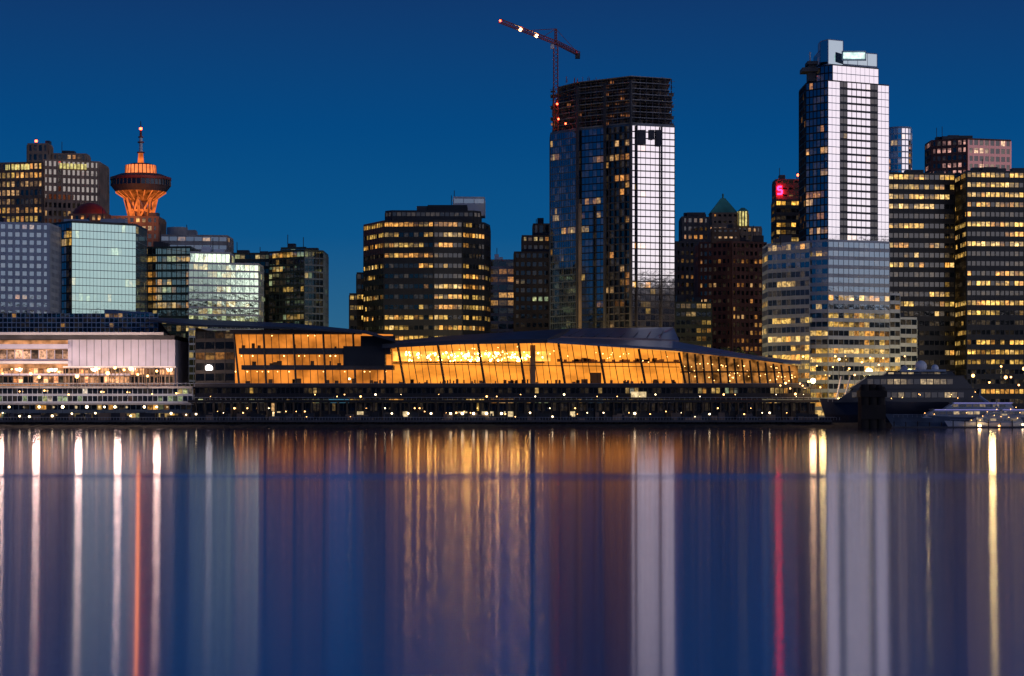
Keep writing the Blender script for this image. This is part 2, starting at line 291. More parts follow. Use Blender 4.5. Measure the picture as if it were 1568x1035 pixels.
b.prism('turret_roof|copper_green',[(X(1130,d),d+1),(X(1147,d),d+1),(X(1147,d),d+9),(X(1130,d),d+9)],Z(323,d),Z(317,d),top=[(X(1136,d),d+4),(X(1141,d),d+4),(X(1141,d),d+6),(X(1136,d),d+6)])
b.finish()
b=MB('stone_apartment_block'); st2=dict(sh); st2.update(pm='concrete_dark',lit=.16)
tier(b,[(1034,1240),(1092,1246)],372,styles=st2,D=22); tier(b,[(1044,1244),(1086,1247)],334,bot=372,styles=st2,D=15,stuff=1); tier(b,[(1052,1248),(1080,1248)],328,bot=334,styles=st2,D=8,stuff=0); b.finish()
b=MB('brick_office_block'); tier(b,[(1070,1180),(1120,1172),(1174,1180)],372,styles=ST(fl=4,cw=2.5,sp=2.0,pw=1.0,pm='brick_red',lit=.28,cols=WARM,st=.5,po=.4),D=25,stuff=3); tier(b,[(1090,1176),(1132,1176)],352,bot=372,styles=sh,D=14,stuff=1); b.finish()
b=MB('low_office_block'); tier(b,[(1034,1120),(1090,1120)],465,styles=ST(fl=3.8,cw=2.6,sp=1.8,pw=.5,pm='frame_green',lit=.35,cols=YEL,st=.3),D=20); b.finish()
b=MB('red_sign_office'); d=1190
tier(b,[(1188,d),(1250,d)],308,styles=ST(fl=3.7,cw=2.6,sp=1.7,pw=.4,pm='frame_dark',lit=.75,cols=[(1,.5,.08),(1,.6,.15)],st=1.0,run=.85),D=20,stuff=0)
tier(b,[(1188,d+1),(1225,d+1)],277,bot=308,styles=ST(fl=4,cw=3,sp=2.5,pw=1,pm='brick_red',lit=.2,cols=WARM,st=.3),D=16,stuff=1)
for a,c in (((1197,286),(1191,286)),((1191,286),(1191,291)),((1191,291),(1197,291)),((1197,291),(1197,297)),((1197,297),(1190,297))):
    b.beam('sign|sign_red',(X(a[0],d),d-.6,Z(a[1],d)),(X(c[0],d),d-.6,Z(c[1],d)),.36)
b.sphere('beacon|red_beacon',(X(1222,d),d,Z(268,d)),.7); b.beam('antenna|black_metal',(X(1222,d),d+4,Z(277,d)),(X(1222,d),d+4,Z(262,d)),.2)
b.finish()
b=MB('slender_glass_tower')
LF=ST(fl=3.2,cw=2.2,sp=.6,pw=.2,pm='frame_dark',gm='gblue',lit=.07,cols=WARM,st=.5)
M1=ST(fl=3.2,cw=2.4,sp=.3,pw=.08,pm='panel_grey',gm='gmirror',lit=.02,cols=YEL,st=.3,po=.1)
M2=ST(fl=3.2,cw=1.9,sp=1.1,pw=.12,pm='frame_dark',gm='gdark',lit=.02,cols=YEL,st=.3,po=.12)
M3=ST(fl=3.2,cw=2.6,sp=.9,pw=.08,pm='concrete_dark',gm='gmirror',lit=.02,cols=YEL,st=.3,po=.25)
def ln(px,a=(1268,1026),c=(1361,1042)): return (px,a[1]+(c[1]-a[1])*(px-a[0])/(c[0]-a[0]))
fp=[(1234,1036),(1268,1026),ln(1286),ln(1297),ln(1333),ln(1344),(1361,1042)]
tier(b,fp,124,bot=370,styles=[LF,M1,M2,M3,M2,M1],D=18,stuff=0,parapet=.6)
tier(b,[(1250,1036),(1275,1030),(1345,1042)],100,bot=124,styles=[LF,M1],D=12,stuff=0,parapet=.5)
cl=ST(fl=7,cw=5,sp=1,pw=.15,pm='panel_grey',gm='gwhite',lit=0,po=.12)
tier(b,[(1254,1038),(1268,1034),(1343,1046)],77,bot=99,styles=cl,D=10,stuff=0,parapet=.4)
tier(b,[(1256,1037),(1268,1031),(1291,1035)],61,bot=99,styles=ST(fl=10,cw=6,sp=.5,pw=.15,pm='panel_grey',gm='gwhite',lit=0,po=.12),D=7,stuff=0,parapet=.4)
x0,x1=X(1289,1036),X(1321,1038); b.box('roof_sign|sign_white',x0,x1,1031.0,1031.5,Z(92,1036),Z(83,1036)); b.box('roof_sign_frame|panel_grey',x0-.6,x1+.6,1031.7,1032.2,Z(95,1036),Z(80,1036))
b.box('ledge|concrete_dark',X(1228,1036),X(1252,1036),1034,1044,Z(110,1036),Z(104,1036)); b.box('ledge|concrete_dark',X(1236,1036),X(1252,1036),1034.5,1044,Z(99,1036),Z(94,1036)); b.box('ledge_post|concrete_dark',X(1238,1036),X(1250,1036),1036,1043,Z(124,1036),Z(99,1036))
b.beam('davit|frame_white',(X(1240,1036),1035,Z(94,1036)),(X(1240,1036),1035,Z(80,1036)),.25)
bz=ST(fl=3.9,cw=2.6,sp=1.6,pw=.14,pm='panel_grey',gm='gblue',lit=.42,cols=YEL,st=.8,run=.8,po=.2,vf=lambda v:1.9 if v<.4 else (1.0 if v<.6 else .35))
tier(b,[(1176,1030),(1240,1012)],372,styles=bz,D=22,stuff=2,sides=True)
tier(b,[(1240.3,1013),(1268,1008),(1362,1020)],370,styles=bz,D=24,stuff=0)
tier(b,[(1362.3,1020),(1378,1023)],452,styles=bz,D=18,stuff=0); tier(b,[(1378.3,1023),(1404,1026)],489,styles=bz,D=16,stuff=1)
b.finish()
b=MB('round_glass_tower'); d=1330
c=(X(1381,d),d+8); r=19*d/F
pp=[(c[0]+r*math.cos(math.pi+math.pi*i/10),c[1]+r*math.sin(math.pi+math.pi*i/10)) for i in range(11)]
for i in range(10): facade(b,pp[i],pp[i+1],3,Z(196,d),ST(fl=3.4,cw=2.2,sp=.8,pw=.2,pm='frame_white',gm='gmirror' if 3<i<9 else 'gmid',lit=.15,cols=YEL,st=.5,po=.15))
b.cyl('core|panel_grey',c[0],c[1],3,Z(193,d),r*.97,n=28); b.finish()
b=MB('pink_lit_hotel'); d=1320
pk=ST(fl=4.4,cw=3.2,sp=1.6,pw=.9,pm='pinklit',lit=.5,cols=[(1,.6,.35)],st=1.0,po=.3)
m,nt,o=newmat('pinklit'); e=N(nt,'ShaderNodeBsdfPrincipled'); e.inputs['Base Color'].default_value=(.55,.3,.3,1); e.inputs['Emission Color'].default_value=(1,.42,.42,1); e.inputs['Emission Strength'].default_value=.22; nt.links.new(e.outputs[0],o.inputs[0]); m.cycles.emission_sampling='NONE'  # weak pink emission stands in for light on the wall
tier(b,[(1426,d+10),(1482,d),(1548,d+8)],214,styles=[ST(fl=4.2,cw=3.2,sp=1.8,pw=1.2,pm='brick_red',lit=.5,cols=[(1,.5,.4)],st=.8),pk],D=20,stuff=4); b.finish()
bk=ST(fl=4.5,cw=2.5,sp=2.4,pw=.4,pm='frame_dark',gm='gdark',lit=.4,cols=YEL,st=1.2,run=.7)
b=MB('black_office_tower'); tier(b,[(1360,1090),(1462,1094)],267,styles=bk,D=30,stuff=3); b.finish()
b=MB('narrow_dark_tower'); tier(b,[(1452,1120),(1482,1118)],268,styles=ST(fl=4.4,cw=2.4,sp=2.0,pw=.4,pm='frame_dark',gm='gblue',lit=.15,cols=YEL,st=.6),D=22,stuff=1); b.finish()
b=MB('banded_office_tower'); tier(b,[(1480,1078),(1640,1084)],264,styles=ST(fl=4.6,cw=2.3,sp=2.5,pw=.45,pm='frame_dark',gm='gdark',lit=.68,cols=YEL,st=1.2,run=.82),D=30,stuff=4); b.finish()
# ================================================= CONVENTION CENTRE
b=MB('convention_centre'); D0=935.0
def P(px,py,d=D0): return (X(px,d),d,Z(py,d))
def slab(part,px0,px1,y0,y1,d0,d1):
    b.box(part,X(px0,D0),X(px1,D0),d0,d1,Z(y1,D0),Z(y0,D0))
b.q('interior_wall|wing_wall_glow',[P(x,y,D0+9) for x,y in [(358,590),(602,590),(602,512),(352,506)]])
for (l,r,yt,yb2) in ((352,552,505,511),(366,598,533,542),(370,602,559,566),(296,1235,587,592)): slab('floor_slab|concrete_dark',l,r,yt,yb2,D0-1,D0+12)
b.box('dark_block|frame_dark',X(526,D0),X(590,D0),D0-1.5,D0+8,Z(560,D0),Z(530,D0))
b.box('dark_block|frame_dark',X(552,D0),X(604,D0),D0+1,D0+8,Z(533,D0),Z(514,D0))
for k in range(22):
    px=358+k*11.4; b.beam('mullions|black_metal',P(px+ (8 if px<380 else 4),587,D0-.8),P(px,510,D0-.8) if px<545 else P(px+2,534,D0-.8),.09 if k%4 else .3)
for k in range(30):
    x=R.uniform(366,596); yb_=R.choice([587,587,559,559,533]); h=R.uniform(3,8)
    if 520<x and yb_!=587: continue
    b.box('furnishings|wood_floor',X(x,D0),X(x+R.uniform(2,7),D0),D0+4,D0+6,Z(yb_,D0),Z(yb_-h,D0))
for k in range(30):
    x=362+k*7.9+R.uniform(-2,2); yb_=R.choice([514,545,569]); 
    if yb_<569 and x>520: continue
    b.sphere('ceiling_lamps|lamp_warm',P(x,yb_,D0+5),R.uniform(.15,.3),6,4)
dl=ST(fl=4.6,cw=4.2,sp=1.4,pw=.3,pm='frame_dark',gm='gblue',lit=.3,cols=WARM,st=.25,po=.3)
facade(b,(X(296,D0),D0+6),(X(360,D0),D0),Z(588,D0),Z(507,D0),dl)
b.q('walls|frame_dark',[(X(296,D0),D0+6,Z(588,D0)),(X(296,D0),D0+60,Z(588,D0)),(X(296,D0),D0+60,Z(500,D0)),(X(296,D0),D0+6,Z(500,D0))])
def roofslab(part,front,back,th=1.0):
    n=len(front)
    lowf=[(p[0],p[1],p[2]-th) for p in front]; lowb=[(p[0],p[1],p[2]-th) for p in back]
    for i in range(n-1):
        b.q(part,[front[i],front[i+1],back[i+1],back[i]]); b.q(part,[lowf[i],lowf[i+1],lowb[i+1],lowb[i]]); b.q(part,[lowf[i],lowf[i+1],front[i+1],front[i]])
        b.q(part,[lowb[i],lowb[i+1],back[i+1],back[i]])
    b.q(part,[front[0],back[0],lowb[0],lowf[0]]); b.q(part,[front[-1],back[-1],lowb[-1],lowf[-1]])
roofslab('roof|roof_dark',[P(228,489,922),P(300,497,922),P(450,501,922),P(560,508,922),P(604,520,922)],[P(240,486,990),P(310,489,990),P(450,495,990),P(560,506,990),P(604,516,990)],.8)
def ytop(px):
    K=[(596,531),(700,527),(835,523),(1030,538),(1150,552),(1222,562)]
    for (a,ya),(c,yc) in zip(K,K[1:]):
        if a<=px<=c: return ya+(yc-ya)*(px-a)/(c-a)
    return 560
xs=[596+i*(1045-596)/20 for i in range(21)]
for a,c in zip(xs,xs[1:]):
    ms=(553 if a<830 else 0)
    if ms: 
        b.q('hall_back_wall|hall_wall_glow',[P(a,588,D0+16),P(c,588,D0+16),P(c,ms,D0+16),P(a,ms,D0+16)]); b.q('lit_gallery_wall|hall_bright',[P(a,ms,D0+15.9),P(c,ms,D0+15.9),P(c,538,D0+15.9),P(a,538,D0+15.9)]); b.q('hall_back_wall|hall_wall_glow',[P(a,538,D0+16),P(c,538,D0+16),P(c,ytop(c)-4,D0+16),P(a,ytop(a)-4,D0+16)])
    else: b.q('hall_back_wall|hall_wall_glow',[P(a,588,D0+16),P(c,588,D0+16),P(c,ytop(c)-4,D0+16),P(a,ytop(a)-4,D0+16)])
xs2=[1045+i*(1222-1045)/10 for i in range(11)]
for a,c in zip(xs2,xs2[1:]): b.q('gallery_back_wall|dim_hall_glow',[P(a,588,D0+14),P(c,588,D0+14),P(c,ytop(c)-2,D0+14),P(a,ytop(a)-2,D0+14)])
for a,c in zip(xs,xs[1:]): b.q('hall_soffit|hall_ceiling_glow',[P(a,ytop(a)+1,D0-1),P(c,ytop(c)+1,D0-1),P(c,ytop(c)-4,D0+16),P(a,ytop(a)-4,D0+16)])
slab('mezzanine|wood_floor',600,834,553,555,D0+6,D0+14); slab('mezzanine|wood_floor',860,1045,553,555,D0+5,D0+14); slab('mezzanine|wood_floor',1045,1215,568,570,D0,D0+12)
slab('partition|stone_tan',812,820,528,588,D0+3,D0+12); slab('partition|wood_floor',905,922,570,588,D0+9,D0+12)
for k in range(60):
    x=R.uniform(600,1040); h=R.uniform(2,7); b.box('furnishings|wood_floor',X(x,D0),X(x+R.uniform(1.5,6),D0),D0+6,D0+8,Z(587,D0),Z(587-h,D0))
for k in range(30):
    x=R.uniform(850,1040); h=R.uniform(4,11); b.box('banners|'+R.choice(['wood_floor','stone_tan']),X(x,D0),X(x+R.uniform(2,10),D0),D0+10,D0+11,Z(553,D0),Z(553-h*.6,D0))
for k in range(22):
    x=612+k*20.5; b.beam('columns|frame_dark',P(x+7,587,D0-1),P(x-3,ytop(x)+0,D0-1),.34 if k%3==0 else .11)
    b.beam('mullions|frame_dark',P(x+17,587,D0-.6),P(x+10,ytop(min(x+10,1200)),D0-.6),.06)
for k in range(14):
    x=1052+k*12; b.beam('columns|frame_dark',P(x+4,587,D0-1),P(x,ytop(x),D0-1),.28)
b.beam('transom|frame_dark',P(600,557,D0-.9),P(1040,562,D0-.9),.1)
for k in range(110):
    x=R.uniform(622,832); b.sphere('chandeliers|hall_lamp',P(x,R.uniform(539,553),D0+R.uniform(3,12)),R.choice([.15,.22,.3,.42]),6,4)
for k in range(40):
    x=R.uniform(604,1040); b.sphere('ceiling_lamps|lamp_warm',P(x,ytop(x)+R.uniform(6,20),D0+R.uniform(4,12)),R.uniform(.12,.26),6,4)
for k in range(60):
    x=R.uniform(1040,1218); b.sphere('gallery_lamps|lamp_warm',P(x,R.uniform(max(ytop(x)+4,556),584),D0+3),R.uniform(.12,.26),6,4)
roofslab('roof|roof_dark',[P(585,527,924),P(700,521,924),P(838,519,924)],[P(620,520,990),P(700,513,990),P(872,503,990)],1.6)
roofslab('roof|roof_blue',[P(838,521,922),P(1030,533,922),P(1150,546,922),P(1226,554,922)],[P(838,516,960),P(1030,522,960),P(1150,543,960),P(1226,553,960)],1.0)
roofslab('roof|roof_blue',[P(840,515,962),P(1000,518,962),P(1040,521,962)],[P(872,503,1000),P(1030,501,1000),P(1032,503,1000)],.8)
for k in range(9):
    a=P(850+k*20,514.5+k*.3,961); c=P(878+k*17.5,503.5-k*.15,999); b.beam('roof_seams|roof_dark',a,c,.12)
b.q('back_wall|frame_dark',[P(300,588,1000),P(1200,588,1000),P(1200,552,1000),P(300,505,1000)])
facade(b,(X(300,D0),D0-3),(X(1240,D0),D0-3),Z(611,D0),Z(594,D0),ST(fl=4.6,cw=1.8,sp=2.3,pw=.4,pm='black_metal',lit=.36,cols=YEL+GRN+[(.8,.8,.6)],st=.45,run=.55))
b.box('deck|black_metal',X(292,D0),X(1250,D0),D0-8,D0+20,Z(616,D0),Z(612.5,D0))
b.box('terrace|black_metal',X(292,D0),X(1250,D0),D0-4,D0+20,Z(594,D0),Z(592.2,D0))
facade(b,(X(296,D0),D0-6),(X(1245,D0),D0-6),Z(642,D0),Z(617,D0),ST(fl=6.4,cw=1.5,sp=3.4,pw=.35,pm='black_metal',lit=.36,cols=YEL+WARM+[(1,.9,.7)],st=.5,run=.5))
for px,w_ in ((965,23),(702,14),(738,18),(772,14),(618,10),(420,12),(545,16),(870,10)):
    b.box('lit_kiosk|lamp_soft',X(px,D0),X(px+w_,D0),D0-7.2,D0-6.6,Z(609 if px==965 else 638,D0),Z(600 if px==965 else 630,D0))
for k in range(70):
    x=300+k*13.6; b.beam('deck_columns|black_metal',P(x,643,D0-7.6),P(x,616,D0-7.6),.35)
for k in range(120):
    x=298+k*7.9; b.beam('railing_posts|panel_grey',P(x,612.5,D0-8),P(x,608.5,D0-8),.04)
b.beam('railing|panel_grey',P(296,608.5,D0-8),P(1248,608.5,D0-8),.05); b.beam('railing|panel_grey',P(296,587,D0-3.6),P(1230,587,D0-3.6),.05)
b.finish()
b=MB('wharf')
b.box('deck|concrete_dark',X(-200,920),X(1270,920),912,935,2.1,2.9)
for k in range(150):
    x=X(-100+k*9.2,915); b.cyl('piles|wood_pile',x,913+R.uniform(0,3),-1,2.1,.28,n=6)
for k in range(330):
    x=X(R.uniform(-20,1260),914); w_=R.uniform(.6,4.5); h=R.uniform(.6,3.0); 
    b.box('crates|'+R.choice(['concrete_dark','frame_dark','black_metal','black_metal','frame_dark','stone_brown']),x,x+w_,913+R.uniform(0,.4),915,2.9,2.9+h)
for k in range(300):
    x=X(-60+k*4.5,912.3); b.beam('railing_posts|panel_grey',(x,912.3,2.9),(x,912.3,4),.03)
b.beam('railing|panel_grey',(X(-60,912),912.3,4),(X(1280,912),912.3,4),.04)
b.finish()
me=bpy.data.meshes.new('shore'); v=[];f=[]
n=400
for i in range(n+1):
    x=-420+i*2.1
    for j,(yy,zz) in enumerate(((906,-.8),(909,.5),(911.5,1.2),(914,1.6),(918,1.9))):
        v.append((x,yy+noise.noise((x*.3,j,0))*1.2,zz+noise.noise((x*.5,j*3,5))*.5))
for i in range(n):
    for j in range(4): a=i*5+j; f.append((a,a+5,a+6,a+1))
me.from_pydata(v,[],f); me.materials.append(MATS['rock']); o=bpy.data.objects.new('rocky_shore',me); S.collection.objects.link(o)
me=bpy.data.meshes.new('ground'); me.from_pydata([(-9000,916,2),(9000,916,2),(9000,14000,2),(-9000,14000,2),(-9000,916,-2),(9000,916,-2)],[],[(0,1,2,3),(4,5,1,0)]); me.materials.append(MATS['ground']); o=bpy.data.objects.new('ground',me); S.collection.objects.link(o)
# ================================================= CRUISE TERMINAL
b=MB('cruise_terminal'); D1=940.0; D0=D1
b.box('hall_block|terminal_wall',X(104,D1),X(268,D1),D1,D1+40,Z(590,D1),Z(517,D1))
b.box('roof_edge|white_paint',X(-80,D1),X(252,D1),D1-3,D1+38,Z(513,D1),Z(509,D1)); b.box('roof_edge|concrete_dark',X(-80,D1),X(268,D1),D1-2,D1+38,Z(520,D1),Z(513.6,D1))
b.box('upper_block|frame_blue',X(-80,D1),X(232,D1),D1+12,D1+38,Z(509,D1),Z(500,D1))
facade(b,(X(-80,D1),D1+11),(X(236,D1),D1+11),Z(508,D1),Z(478,D1),ST(fl=2.2,cw=1.8,sp=.35,pw=.2,pm='panel_grey',gm='gblue',lit=.03,cols=WARM,st=.3,po=.3))
b.q('sloped_roof|roof_blue',[P(160,498,D1+10.0),P(262,514,D1+10),P(232,478,D1+34),P(160,474,D1+34)])
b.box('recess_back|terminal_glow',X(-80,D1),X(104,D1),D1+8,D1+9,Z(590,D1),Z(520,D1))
for yt,yb2,mt in ((527,534,'terminal_wall'),(553,557,'white_paint'),(572,575,'terminal_wall')): b.box('balcony|'+mt,X(-80,D1),X(106 if yt<570 else 200,D1),D1-2,D1+8,Z(yb2,D1),Z(yt,D1))
facade(b,(X(-80,D1),D1+6),(X(104,D1),D1+6),Z(552,D1),Z(535,D1),ST(fl=4.4,cw=3.2,sp=.8,pw=.3,pm='terminal_wall',lit=.95,cols=[(1,.58,.45),(1,.5,.3),(.9,.6,.6)],st=.9,run=.8))
facade(b,(X(-80,D1),D1-.4),(X(268,D1),D1-.6),Z(589,D1),Z(564,D1),ST(fl=3.7,cw=2.0,sp=.8,pw=.3,pm='stone_brown',lit=.85,cols=[(1,.36,.12),(1,.45,.2),(1,.38,.16)],st=1.1,run=.6))
for k in range(14): b.box('wall_panels|frame_blue',X(110+k*11.3,D1),X(110.6+k*11.3,D1),D1-.1,D1,Z(560,D1),Z(520,D1))
b.box('canopy|white_paint',X(100,D1),X(272,D1),D1-5,D1,Z(563,D1),Z(561,D1))
for k in range(30): b.beam('canopy_posts|stone_tan',P(100+k*5.9,563,D1-5),P(100+k*5.9,592,D1-5),.1)
b.box('deck|concrete',X(-80,D1),X(300,D1),D1-10,D1+20,Z(595,D1),Z(592,D1))
for yt in (587,):
    b.beam('railing|panel_grey',P(-80,yt,D1-10),P(300,yt,D1-10),.08)
    for k in range(60): b.beam('railing_posts|panel_grey',P(-80+k*6.4,592,D1-10),P(-80+k*6.4,yt,D1-10),.05)
facade(b,(X(-80,D1),D1-9),(X(300,D1),D1-9),Z(618,D1),Z(595,D1),ST(fl=3,cw=2,sp=.9,pw=.2,pm='panel_grey',gm='gmid',lit=.5,cols=GRN+[(1,.8,.6),(1,.5,.25)],st=.4,run=.4))
facade(b,(X(-80,D1),D1-12),(X(300,D1),D1-12),Z(645,D1),Z(620,D1),ST(fl=3.2,cw=2.2,sp=1.4,pw=.3,pm='frame_blue',lit=.4,cols=GRN+YEL,st=.5,run=.3))
b.box('deck|concrete',X(-80,D1),X(302,D1),D1-14,D1-8,Z(620,D1),Z(618.5,D1))
b.finish()
# ================================================= LAMPS
def lampmesh(mat,h,r):
    t=MB('x'); t.cyl('pole|frame_dark',0,0,0,h,.09,.06,8); t.cyl('base|frame_dark',0,0,0,.5,.2,.12,8); t.cyl('cap|frame_dark',0,0,h+r*1.6,h+r*1.9,.3,.1,8); t.sphere('globe|'+mat,(0,0,h+r*.8),r,10,6)
    return t
cache={}
def lamp(x,y,z,h=4,r=.42,mat='lamp_warm',name='street_lamp'):
    key=(mat,h,r)
    e=bpy.data.objects.new(name,None); e.location=(x,y,z); S.collection.objects.link(e)
    if key not in cache:
        t=lampmesh(mat,h,r); L=[]
        for k,(v,f,c) in t.p.items():
            pn,mn=k.split('|'); me=bpy.data.meshes.new(pn); me.from_pydata(v,[],f); me.materials.append(MATS[mn]); L.append((pn,me))
        cache[key]=L
    for pn,me in cache[key]:
        o=bpy.data.objects.new(pn,me); S.collection.objects.link(o); o.parent=e
def lamp_at(px,py,d,h,r,mat): lamp(X(px,d),d,Z(py,d)-h-r*.8,h,r,mat)
for px in (18,47,75,147,152,176,190,211,226,258,118,90,4,30,60,165,200,240): lamp_at(px,567+R.uniform(-4,12),929.5,4,R.choice([.35,.5,.6,.8]),'lamp_warm')
for px in (-10,14,60,96,133,160,176,221,240): lamp_at(px,623,914,3.4,R.choice([.4,.5,.6]),'lamp_white')
for px in (4,30,45,80,110,146,200,262,285): lamp_at(px,636+R.uniform(-4,2),913,2.2,R.choice([.25,.35,.45]),'lamp_white')
for px in (30,68,105,155,195,233,270): lamp_at(px,603+R.uniform(-5,3),928,2.5,R.choice([.25,.35]),'lamp_warm')
for k in range(72):
    px=305+k*13+R.uniform(-6,6); lamp_at(px,R.choice([604,607,630,632,634,625,638]),925.5 if R.random()<.4 else 912.8,2.0,R.choice([.12,.16,.2,.26,.36]),R.choice(['lamp_warm','lamp_white','lamp_warm']))
for px,r in ((708,.55),(690,.45),(745,.55),(768,.5),(600,.35),(972,.5),(625,.4),(725,.5),(660,.4)): lamp_at(px,633,912.8,2.2,r,'lamp_white')
lamp_at(1245,583,925,6,1.0,'lamp_star'); lamp_at(535,580,928,4,.35,'lamp_star'); lamp_at(1285,550,960,6,.5,'lamp_white')
for px in (1195,1210,1218,1238,1256,1229,1203,1225): lamp_at(px,R.uniform(575,604),928,4,R.choice([.3,.45]),'lamp_warm')
lamp_at(1500,652,895.5,1.2,.6,'lamp_star'); lamp_at(1530,652,895.5,1.0,.4,'lamp_warm'); lamp_at(1546,654,895.5,.8,.35,'lamp_warm'); lamp_at(1566,650,895.5,1.0,.4,'lamp_white')
for px in (1490,1540,1560,1533,1515,1548,1568): lamp_at(px,R.uniform(560,590),1000,5,R.choice([.4,.7]),'lamp_warm')
for k in range(22): lamp_at(R.uniform(1180,1420),R.uniform(545,575),1001,5,R.choice([.2,.3,.4]),'lamp_warm')
# ================================================= TREES (one mass)
b=MB('waterfront_tree_row')
for k in range(14):
    px=R.uniform(1045,1175); d=1000+R.uniform(0,6); x=X(px,d); h=Z(R.uniform(532,548),d); rr=R.uniform(3,4.5)
    b.cyl('trunks|wood_pile',x,d,2,h-rr,.35,.15,6)
    for a in range(4): b.beam('limbs|wood_pile',(x,d,h-rr*1.6),(x+R.uniform(-2,2),d+R.uniform(-2,2),h-rr*.4),.12)
    for q in range(260):
        t=R.uniform(0,2*math.pi); u=R.uniform(-1,1); q_=R.random()**.4*rr; c=Vector((x+q_*math.cos(t)*math.sqrt(1-u*u),d+q_*math.sin(t)*math.sqrt(1-u*u),h-rr+q_*u*1.2))
        e1=Vector((R.uniform(-1,1),R.uniform(-1,1),R.uniform(-1,1))).normalized()*R.uniform(.25,.6); e2=e1.orthogonal().normalized()*R.uniform(.25,.5)
        b.q('foliage|foliage',[c-e1,c-e2,c+e1,c+e2])
b.finish()
# ================================================= YACHTS
def loft(b,part,st):
    for A_,B_ in zip(st,st[1:]):
        n=len(A_)
        for i in range(n-1): b.q(part,[A_[i],B_[i],B_[i+1],A_[i+1]])
    b.q(part,st[0]); b.q(part,st[-1])
def yacht(name,pxl,pxr,d,hullmat,supmat,hz,tiers,dome=True,led=False,bow=1.0):
    b=MB(name); x0=X(pxl,d); x1=X(pxr,d); L=x1-x0; W=L*.14
    st=[]
    for i in range(15):
        t=i/14; x=x0+L*t; w_=W*(1-max(0,(.45-t)/.45)**2.2)*.5+.05; sheer=hz*(1+.35*max(0,.5-t)*2*bow)
        rake=(1-t)*L*.03
        st.append([(x-rake,d-w_,sheer),(x,d-w_*.85,sheer*.45),(x+rake,d-w_*.45,-.4),(x+rake,d+w_*.45,-.4),(x,d+w_*.85,sheer*.45),(x-rake,d+w_,sheer)])
    loft(b,'hull|'+hullmat,st)
    z=hz
    for (a,c,h,wf) in tiers:
        xa=x0+L*a; xc=x0+L*c; hw=W*.5*wf; sl=h*1.6
        bot=[(xa,d-hw),(xc,d-hw),(xc,d+hw),(xa,d+hw)]; top=[(xa+sl,d-hw*.9),(xc-sl*.5,d-hw*.9),(xc-sl*.5,d+hw*.9),(xa+sl,d+hw*.9)]
        b.prism('cabin|'+supmat,bot,z-.2,z+h,top=top)
        n=max(3,int((xc-xa-sl*1.6)/2.6))
        for k in range(n):
            xx=xa+sl*.9+k*2.6; k_=R.choice([0,0,.03,.2,.5])
            b.q('cabin_windows|gdark',[(xx,d-hw*.97-.1,z+h*.35),(xx+2.2,d-hw*.97-.1,z+h*.35),(xx+2.2,d-hw*.93-.12,z+h*.75),(xx,d-hw*.93-.12,z+h*.75)],(k_,k_*.7,k_*.35))
        b.box('deck_edge|'+supmat,xa+sl*.8,xc-sl*.1,d-hw*1.03,d+hw*1.03,z+h,z+h+.2)
        if led: b.beam('led_strip|purple_led',(xa+sl,d-hw*1.04,z+h-.1),(xc-sl*.3,d-hw*1.04,z+h-.1),.05)
        z+=h+.2
    xm=x0+L*.58
    for s_ in (-1,1):
        b.beam('radar_arch|'+supmat,(xm+3,d+s_*W*.25,z),(xm,d+s_*W*.2,z+2.2),.25)
    b.beam('radar_arch|'+supmat,(xm,d-W*.2,z+2.2),(xm,d+W*.2,z+2.2),.3); b.beam('mast|'+supmat,(xm,d,z+2.2),(xm+.3,d,z+5),.12)
    if dome:
        b.sphere('radome|white_paint',(xm+1.5,d-2,z+1.7),2.4,16,10); b.sphere('radome|white_paint',(xm+7,d-2,z+1.0),1.5,16,10); b.sphere('radome|panel_grey',(xm-5,d-2,z+.9),1.3,16,10)
        b.box('radar_deck|panel_grey',xm-7,xm+11,d-4,d+4,z-.3,z+.5)
        for s_ in (0,3): b.beam('boom|white_paint',(x0+L*.07+s_,d-3,hz+1),(x0+L*.1+s_*1.2,d-3,hz+10),.22)
    for k in range(int(L/1.8)):
        xx=x0+1+k*1.8; b.beam('rail_posts|panel_grey',(xx,d-W*.45,hz),(xx,d-W*.45,hz+1.1),.04)
    b.beam('rail|panel_grey',(x0+1,d-W*.45,hz+1.1),(x1-.5,d-W*.45,hz+1.1),.04)
    for k in range(9): b.sphere('deck_lights|lamp_warm',(x0+L*R.uniform(.2,.95),d-W*.5,hz+R.uniform(.8,4)),.14,6,4)
    return b.finish()
yacht('motor_yacht',1262,1505,925,'navy_hull','navy_hull',10,[(.05,.99,5,.95),(.15,.93,5,.8),(.36,.82,1.6,.6)],bow=.4)
yacht('motor_yacht',1362,1600,908,'frame_blue','panel_grey',4.0,[(.2,.95,3.0,.85),(.34,.8,2.4,.7)],False,True)
yacht('motor_yacht',1450,1580,900,'white_paint','panel_grey',2.0,[(.25,.9,2.0,.8),(.4,.75,1.6,.6)],False,False)
b=MB('pontoon_dock'); b.box('float|concrete_dark',X(1360,905),X(1700,905),894.5,897,-.3,.55)
for k in range(16): b.cyl('piles|wood_pile',X(1366+k*18,902),897.3,-1,R.uniform(2,3.2),.2,n=8)
b.finish()
b=MB('mooring_dolphin'); d=885
for k in range(9):
    i,j=k%3,k//3; xb=X(1323+i*13.5,d); b.cyl('piles|wood_pile',xb+(1-i)*.25,d+j*3,-3,Z(592+R.uniform(-4,6),d),1.75,1.6,12)
b.box('cap_beam|wood_pile',X(1316,d),X(1357,d),d-2.1,d+7.2,Z(608,d),Z(598,d)); b.box('fender|wood_pile',X(1318,d),X(1355,d),d-2.2,d-1.8,Z(642,d),Z(620,d))
b.finish()
